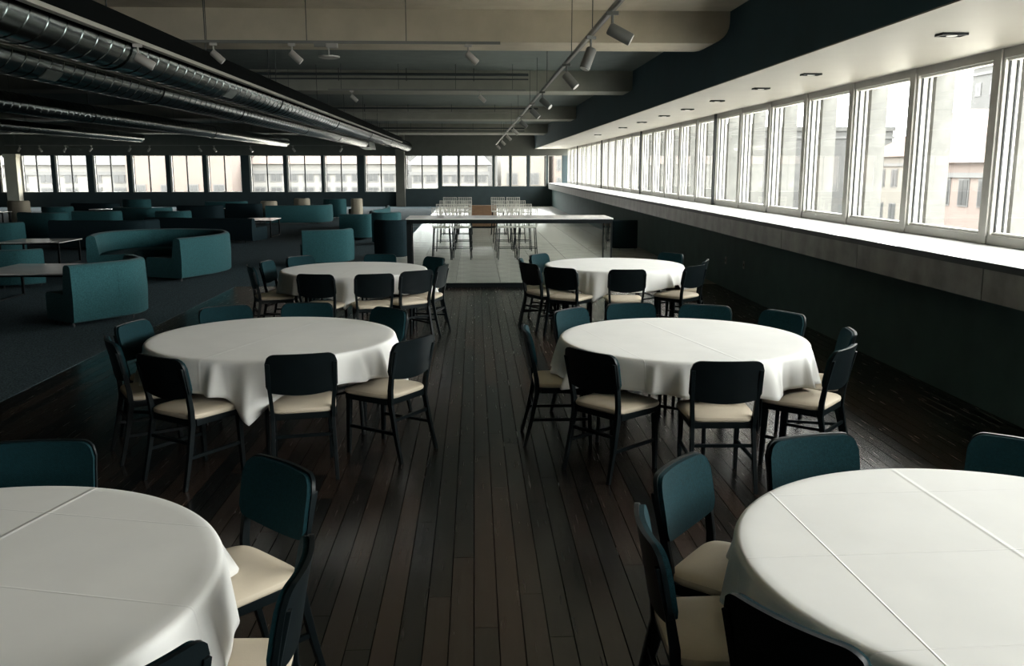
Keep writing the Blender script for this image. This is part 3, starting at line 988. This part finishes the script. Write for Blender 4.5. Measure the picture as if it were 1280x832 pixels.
coffee_table(-6.45, 13.95, 1.7, 1.5, 0.50, 'large glossy table with painted window gleam next to the nearest sofa', top='bar_top')  # pale top: the windows' reflection is put into the colour
coffee_table(-9.25, 19.6, 1.3, 1.1, 0.50, 'glossy table with painted window gleam left of the horseshoe sofa', top='bar_top')  # window gleam of a dark gloss top painted as white
coffee_table(-6.45, 27.6, 0.95, 1.3, 0.52, 'bright-topped table on black legs at the end of the box sofa', top='bar_top')
coffee_table(-7.55, 22.2, 0.7, 0.7, 0.45, 'small bright-topped table glimpsed right of the long dark sofa', top='bar_top')
coffee_table(-13.0, 32.6, 1.0, 0.5, 0.62, 'pale-topped table among the rearmost sofas on the left', top='bar_top')
coffee_table(-9.9, 34.8, 0.9, 0.5, 0.55, 'small pale-topped table before the pale-backed sofa', top='bar_top')
coffee_table(-16.0, 31.0, 0.8, 0.6, 0.6, 'pale-topped table at the left picture edge below the pillar', top='bar_top')

# ------------------------------------------------------------------ ducts and ceiling services


def duct(x, z, r, y0, y1, label, seam=0.32, patches=(), collars=(), end=None):
    t = empty('ventilation_duct', (x, y0, z))
    n = 28
    vs, fs = [], []
    ys = []
    y = 0.0
    L = y1 - y0
    while y < L:
        ys += [(y, r), (y + seam - 0.014, r), (y + seam - 0.009, r + 0.006), (y + seam - 0.004, r + 0.006), (y + seam, r)]
        y += seam
    for (yy, rr) in ys:
        for k in range(n):
            a = 2 * math.pi * k / n
            # the lock seam winds round the duct
            vs.append((rr * math.cos(a), yy + 0.12 * k / n * 0 + 0.05 * math.sin(a), rr * math.sin(a)))
    for i in range(len(ys) - 1):
        for k in range(n):
            k2 = (k + 1) % n
            fs.append((i * n + k, (i + 1) * n + k, (i + 1) * n + k2, i * n + k2))
    fs.append(tuple(range(n)))
    fs.append(tuple(range(len(ys) * n - 1, (len(ys) - 1) * n - 1, -1)))
    mb = MB()
    mb.add(vs, fs)
    mb.build('duct_pipe', M['duct'], t, smooth=True)
    for yy in collars:
        c = MB()
        c.tube([(0, yy - y0 - 0.06, 0), (0, yy - y0 + 0.06, 0)], r + 0.012, 28)
        c.build('collar', M['duct'], t, smooth=True)
        MB().tube([(0, yy - y0, r), (0, yy - y0, ZC - z)], 0.007, 6).build('hanger', M['rod'], t)
    for yy, a0 in patches:
        c = MB()
        vs = []
        for k in range(7):
            a = R(a0 - 17 + 34 * k / 6)
            for q in (0, 1):
                for rr in (r + 0.003, r + 0.012):
                    vs.append((rr * math.cos(a), yy - y0 + 0.4 * q, rr * math.sin(a)))
        fs = []
        for k in range(6):
            b = 4 * k
            fs += [(b, b + 2, b + 6, b + 4), (b + 1, b + 5, b + 7, b + 3), (b, b + 4, b + 5, b + 1), (b + 2, b + 3, b + 7, b + 6)]
        fs += [(0, 1, 3, 2), (24, 26, 27, 25)]
        c.add(vs, fs)
        c.build('outlet_grille', M['duct_tape'], t, smooth=True)
    if end == 'box':
        MB().add([(-r, L, -r), (r, L, -r), (r, L, r), (-r, L, r), (-r * 1.1, L + 2.6, -r * 1.25), (r * 1.1, L + 2.6, -r * 1.25), (r * 1.1, L + 1.6, r), (-r * 1.1, L + 1.6, r)],
                 [(0, 3, 2, 1), (4, 5, 6, 7), (0, 1, 5, 4), (1, 2, 6, 5), (2, 3, 7, 6), (3, 0, 4, 7)]).build('end_box', M['duct_tape'], t, bevel=0.01)
    tag(t, label, 'duct', 'ceiling ventilation ducts')
    return t


duct(-3.4, 3.14, 0.235, -6.0, 46.5, 'largest shiny spiral duct, closest to the aisle and uppermost in view', seam=0.3, collars=(2.5, 8.9, 15.6, 22, 29, 36), patches=((12.3, -45), (18.0, 40)))
duct(-5.0, 3.22, 0.235, -6.0, 42.0, 'second spiral duct below the largest one, ending in a square box', seam=0.3, collars=(6, 14.6, 19.5, 27, 33.5), patches=((10.7, -48),), end='box')
duct(-9.0, 3.26, 0.20, -2.0, 44.0, 'third spiral duct, thinner, above the far lounge windows', seam=0.3, collars=(12, 22, 32, 41))
duct(-13.8, 3.27, 0.17, 27.0, 38.5, 'short pale duct at the upper left above the back sofas', seam=0.3, collars=(29, 36))
duct(-15.6, 3.24, 0.22, 10.0, 27.5, 'stub of dark duct at the left picture edge under the third duct', seam=0.35, collars=(26.8,))
for x, z, lab, yy1 in ((-3.75, 2.975, 'thin pale conduit under the largest duct', 41), (-5.35, 3.058, 'thin pale conduit under the second duct', 43), (-9.3, 3.11, 'thin pale conduit under the third duct', 43.5)):
    t = empty('conduit', (x, -6, z))
    MB().tube([(0, 0, 0), (0, yy1 + 6, 0)], 0.011, 6).build('conduit_pipe', M['lip'], t)
    hm = MB().tube([(0, 0, 0.01), (0, 0, ZC - z)], 0.004, 5).mesh('hanger', M['rod'])
    for k in range(1, 10):
        link('hanger', hm, t, (0, k * 5.0, 0))
    tag(t, lab, 'pipe')
tray = empty('cable_tray', (-3.0, 0, 3.12))
MB().box(-0.012, 0.012, -6, 38.3, 0.0, 0.17).box(-0.14, -0.012, -6, 38.3, 0.15, 0.17).build('tray_channel', M['tray'], tray)
MB().box(-0.03, 0.03, -6, 38.3, -0.035, 0.0).build('tray_lip', M['lip'], tray)
for k in range(12):
    MB().tube([(-0.05, -4 + 3.7 * k, 0.17), (-0.05, -4 + 3.7 * k, ZC - 3.12)], 0.006, 6).build('hanger', M['rod'], tray)
tag(tray, 'long black cable tray with pale lower lip beside the largest duct', 'cable tray')

for y, z, x0, x1, lab, two in ((18.75, 3.86, -9.0, 1.1, 'dark sprinkler pipe in front of the second ceiling beam', 0), (28.9, 3.86, -7.0, 2.0, 'dark sprinkler pipe in front of the third ceiling beam', 1), (40.3, 3.76, -5.0, 2.2, 'pair of dark pipes in front of the last ceiling beam', 1)):
    t = empty('sprinkler_pipe', (0, y, z))
    MB().tube([(x0, 0, 0), (x1, 0, 0)], 0.028, 10).build('main_pipe', M['pipe'], t, smooth=True)
    if two:
        MB().tube([(x0, 0, -0.12), (x1, 0, -0.12)], 0.022, 8).build('second_pipe', M['pale_pipe'] if y < 30 else M['pipe'], t, smooth=True)
    else:
        MB().tube([(x0 + 2, 0, -0.09), (x1, 0, -0.09)], 0.014, 8).build('second_pipe', M['pipe'], t, smooth=True)
    k = x0 + 0.9
    while k < x1:
        MB().tube([(k, 0, -0.13), (k, 0, ZC - z)], 0.009, 6).build('hanger', M['rod'], t)
        k += 1.35
    tag(t, lab, 'pipe', 'sprinkler pipes')


def spotlight(x, y, z, label, yaw=0.0, tilt=50, s=1.0, mk='spot_white', stem=0.14, group='ceiling spotlights'):
    """adapter on the rail, stem, knuckle and tilted can; z is the underside of whatever it hangs from"""
    t = empty('spotlight', (x, y, z), yaw)
    MB().box(-0.05 * s, 0.05 * s, -0.016, 0.016, -0.03, 0.0).build('adapter', M[mk], t, bevel=0.004)
    MB().tube([(0, 0, -0.03), (0, 0, -stem * s)], 0.011 * s, 8).build('stem', M[mk], t, smooth=True)
    a = R(tilt)
    d = Vector((math.sin(a), 0, -math.cos(a)))
    p0 = Vector((0, 0, -stem * s)) - d * 0.03 * s
    head = MB()
    L, r = 0.2 * s, 0.05 * s
    head.tube([p0, p0 + d * 0.012 * s, p0 + d * (L - 0.01 * s), p0 + d * L], [r * 0.86, r, r, r * 0.94], 18)
    h = head.build('head', M[mk], t, smooth=True)
    MB().tube([p0 + d * (L - 0.004 * s), p0 + d * (L + 0.004 * s)], r * 0.86, 16).build('lens', M['lens'], h)
    MB().tube([(-0.02 * s, 0, -stem * s), (0.02 * s, 0, -stem * s)], 0.02 * s, 10).build('knuckle', M[mk], t, smooth=True)
    tag(t, label, 'spotlight', group)
    return t


rail = empty('track_rail', (1.15, 0, 3.285))
MB().box(-0.022, 0.022, 0.5, 48.5, -0.018, 0.018).build('rail', M['rail'], rail, bevel=0.003)
MB().box(-0.008, 0.008, 0.5, 48.5, -0.021, -0.018).build('contact_slot', M['spot_white'], rail)
for y in (3.2, 9.05, 10.95, 14.6, 16.9, 19.0, 24, 28.5, 33.5, 39, 44.5):
    MB().tube([(0, y, 0.018), (0, y, ZC - 3.285)], 0.005, 6).build('suspension_wire', M['rod'], rail)
tag(rail, 'long suspended lighting track running away above the right-hand tables', 'track rail')
for i, (y, yaw, tilt, mk) in enumerate(((7.75, -10, 62, 'spot_grey'), (9.15, 200, 22, 'spot_grey'), (11.5, -20, 42, 'spot_grey'), (15.5, -30, 52, 'spot_grey'), (18.2, -10, 45, 'spot_grey'), (22.5, 0, 50, 'spot_grey'), (27, 10, 50, 'spot_white'), (32, 0, 45, 'spot_white'), (38, 0, 45, 'spot_white'), (45, 0, 40, 'spot_white'))):
    word = ['nearest', 'second', 'third', 'fourth', 'fifth', 'sixth', 'seventh', 'eighth', 'ninth', 'farthest'][i]
    spotlight(1.15, y, 3.267, 'cylindrical spotlight on the right-hand track, %s to the camera' % word, R(yaw), tilt, 1.05, mk)
spotlight(-3.0, 8.5, 3.085, 'spotlight hanging from the pale tray lip against the largest duct', R(20), 60, 0.85, 'spot_white')


def rod_spot(x, y, z, label, yaw, tilt, s=1.0):
    top = ZBEAM if False else ZC
    spotlight(x, y, z, label, yaw, tilt, s, 'spot_white')


for i, (y, xs, xa, xb, zz) in enumerate(((10.5, (-2.88, -2.02, -0.06), -3.2, 0.3, 3.36), (18.0, (-2.35, 0.12), -2.8, 1.0, 3.48))):
    t = empty('track_rail', (0, y, zz))
    MB().box(xa, xb, -0.018, 0.018, 0, 0.03).build('rail', M['spot_grey'], t)
    k = xa + 0.25
    while k < xb:
        MB().tube([(k, 0, 0.03), (k, 0, ZC - zz)], 0.005, 6).build('suspension_wire', M['rod'], t)
        k += 1.1
    tag(t, ['short lighting track across the room below the first ceiling beam', 'short lighting track across the room below the second ceiling beam'][i], 'track rail')
    words = [['beside the cable tray', 'left of the white sensor', 'nearest the middle of the room'], ['beside the dark ducts', 'nearest the middle of the room']][i]
    for x, w in zip(xs, words):
        spotlight(x, y, zz, 'white spotlight under the %s ceiling beam, %s' % (['first', 'second'][i], w), R(10), 48, 0.78)
t = empty('ceiling_sensor', (-1.64, 10.5, 3.36))
MB().box(-0.13, 0.0, -0.02, 0.02, -0.035, 0.0).build('adapter', M['spot_grey'], t)
MB().box(0.0, 0.13, -0.03, 0.03, -0.05, 0.0).build('driver_box', M['spot_white'], t, bevel=0.006)
MB().tube([(0.03, 0, -0.05), (0.03, 0, -0.13)], 0.008, 8).build('stem', M['spot_white'], t)
MB().lathe([(0.09, -0.16), (0.12, -0.15), (0.12, -0.135), (0.08, -0.13)], 24, (0.03, 0)).build('disc', M['spot_white'], t, smooth=True)
tag(t, 'white disc-shaped sensor hanging below the first ceiling beam', 'sensor')
for i, (x, y) in enumerate(((-21.3, 44), (-20.4, 44), (-19.2, 44), (-18.0, 44), (-16.2, 44), (-15.3, 44.0), (-13.0, 44), (-12.3, 44), (-10.6, 44), (-8.6, 44), (-6.3, 44), (-15.2, 28.5), (-14.6, 29.5))):
    z = 3.1 if y > 40 else 3.4
    w = ['first', 'second', 'third', 'fourth', 'fifth', 'sixth', 'seventh', 'eighth', 'ninth', 'tenth', 'eleventh']
    lab = '%s small white spotlight from the left above the far lounge windows' % w[i] if y > 40 else ['small spotlight at the left edge beside the duct stub', 'small spotlight just right of the duct stub at the left edge'][i - 11]
    spotlight(x, y, z, lab, R(random.choice((0, 20, 180, 200))), 35, 1.0)
t = empty('track_rail', (0, 44, 3.1))
MB().box(-22, -6, -0.018, 0.018, 0, 0.03).build('rail', M['spot_grey'], t)
for k in range(11):
    MB().tube([(-21.5 + 1.5 * k, 0, 0.03), (-21.5 + 1.5 * k, 0, ZC - 3.1)], 0.006, 5).build('suspension_wire', M['rod'], t)
tag(t, 'lighting track crossing in front of the far lounge windows', 'track rail')
t = empty('track_rail', (0, 29, 3.4))
MB().bar((-15.5, -0.8, 0.015), (-14.3, 0.8, 0.015), 0.036, 0.03, up=(0, 0, 1)).build('rail', M['spot_grey'], t)
MB().tube([(-15.2, -0.4, 0.03), (-15.2, -0.4, ZC - 3.4)], 0.006, 5).build('suspension_wire', M['rod'], t)
tag(t, 'short lighting track at the upper left beside the duct stub', 'track rail')

# ------------------------------------------------------------------ the city outside
struct(MB().box(-140, 240, -60, 330, -14.5, -14).build('ground_outside', M['street']))

struct(MB().box(5.4, 15.0, -40, 50, -1.6, -1.2).build('bounce_slab_right', M['pale_bounce']))  # unseen slab added to bounce sky light up to the ceiling
struct(MB().box(-40, 15.0, 50.4, 70, -1.6, -1.2).build('bounce_slab_far', M['pale_bounce']))  # second unseen slab, added as a reflector below the far windows


def building(x0, x1, y0, y1, ztop, label, wall, roof='roof_grey', face='y', rows=(), nx=6, ww=1.0, wh=1.3, pitched=True, cornice=True):
    cx, cy = (x0 + x1) / 2, (y0 + y1) / 2
    t = empty('city_building', (cx, cy, -14))
    w, d, H = (x1 - x0), (y1 - y0), ztop + 14
    MB().box(-w / 2, w / 2, -d / 2, d / 2, 0, H).build('walls', M[wall], t)
    if pitched:
        MB().add([(-w / 2 - 0.4, -d / 2 - 0.4, H), (w / 2 + 0.4, -d / 2 - 0.4, H), (w / 2 + 0.4, d / 2 + 0.4, H), (-w / 2 - 0.4, d / 2 + 0.4, H), (-w / 2 + w * 0.15, 0, H + min(w, d) * 0.25), (w / 2 - w * 0.15, 0, H + min(w, d) * 0.25)],
                 [(0, 3, 2, 1), (0, 1, 5, 4), (1, 2, 5), (2, 3, 4, 5), (3, 0, 4)]).build('roof', M[roof], t)
    else:
        MB().box(-w / 2 - 0.2, w / 2 + 0.2, -d / 2 - 0.2, d / 2 + 0.2, H, H + 0.5).build('roof', M[roof], t)
    if cornice:
        MB().box(-w / 2 - 0.15, w / 2 + 0.15, -d / 2 - 0.15, d / 2 + 0.15, H - 0.9, H - 0.6).build('cornice', M['bframe'], t)
    fr = MB().box(-ww / 2 - 0.1, ww / 2 + 0.1, -0.06, 0.0, -wh / 2 - 0.1, wh / 2 + 0.1).mesh('window', M['bframe'])
    pn = MB().box(-ww / 2, -0.04, -0.09, -0.06, -wh / 2, wh / 2).box(0.04, ww / 2, -0.09, -0.06, -wh / 2, wh / 2).mesh('window_glass', M['bwin'])
    for zr in rows:
        for k in range(nx):
            if face == 'y':
                loc, rz = (-w / 2 + w * (k + 0.5) / nx, -d / 2, zr + 14), 0
            else:
                loc, rz = (-w / 2, d / 2 - d * (k + 0.5) / nx, zr + 14), R(-90)
            o = link('window', fr, t, loc)
            o.rotation_euler = (0, 0, rz)
            link('window_glass', pn, o)
    tag(t, label, 'building', 'buildings outside the windows')
    return t


building(-62, -45, 82, 96, 2.7, 'cream building outside the leftmost far windows', 'facade_cream', 'terracotta', rows=(1.4, 0.0, -3), nx=7, ww=0.9, wh=0.8)
building(-44, -31, 84, 98, 2.4, 'white building beyond the far windows above the back sofas', 'facade_white', 'roof_grey', rows=(1.3, -0.1, -3), nx=6, ww=0.9, wh=0.8)
building(-30, -21, 80, 96, 6.5, 'pink-rendered building filling one far window', 'facade_pink', 'terracotta', rows=(0.2, -3.2), nx=4, ww=0.8, wh=0.9, pitched=False)
building(-20, -7, 83, 97, 2.5, 'white building with a row of windows and red roof beyond the far wall', 'facade_white', 'terracotta', rows=(1.4, 0.0, -3.4), nx=9, ww=0.8, wh=0.75)
building(-5.6, 1.2, 82, 96, 2.4, 'pale building with grey roof seen through the far middle windows', 'facade_white', 'roof_grey', rows=(1.3, -2.4), nx=6, ww=0.75, wh=0.7)
building(2.4, 6.2, 81, 95, 6.0, 'cream building beyond the far right windows', 'facade_cream', 'terracotta', rows=(1.2, -2.0), nx=2, ww=0.8, wh=0.9, pitched=False)
building(7.0, 12, 80, 95, 7.0, 'pink building outside the far right corner', 'facade_pink', 'terracotta', rows=(2.4, 0.8, -2.6), nx=4, ww=0.7, wh=0.9, pitched=False)
building(-80, 20, 125, 140, 9, 'long grey block rising behind the buildings beyond the far wall', 'facade_grey', 'terracotta', rows=(4, 7), nx=24, pitched=False)
building(30, 46, 36, 58, 2.4, 'peach building with terracotta roof outside the nearest right windows', 'facade_pink', 'terracotta', face='x', rows=(0.6, -2.4), nx=10, ww=1.0, wh=1.5)
building(40, 56, 66, 92, 3.2, 'cream building further along outside the right windows', 'facade_cream', 'terracotta', face='x', rows=(1.2, -2.0), nx=10, ww=1.1, wh=1.5)
building(58, 64, 100, 106, 13.5, 'pale grey tower standing above the roofs outside the nearest pane', 'facade_grey', 'roof_grey', face='x', rows=(11, 8), nx=2, pitched=False)
building(64, 84, 74, 96, 8.0, 'grey flat-roofed block right of the tower outside', 'facade_grey', 'roof_grey', face='x', rows=(6, 3), nx=6, pitched=False)
building(34, 50, 108, 132, 6.5, 'grey low block outside the middle right windows', 'facade_grey', 'roof_grey', face='x', rows=(4.8, 2, -1), nx=9, pitched=False)
building(26, 44, 140, 180, 8.5, 'white block far along outside the right windows', 'facade_white', 'roof_grey', face='x', rows=(6, 3, 0), nx=10, pitched=False)
building(28, 44, 8, 33, 0.2, 'low cream building below the nearest right windows', 'facade_cream', 'terracotta', face='x', rows=(-1.6,), nx=8)
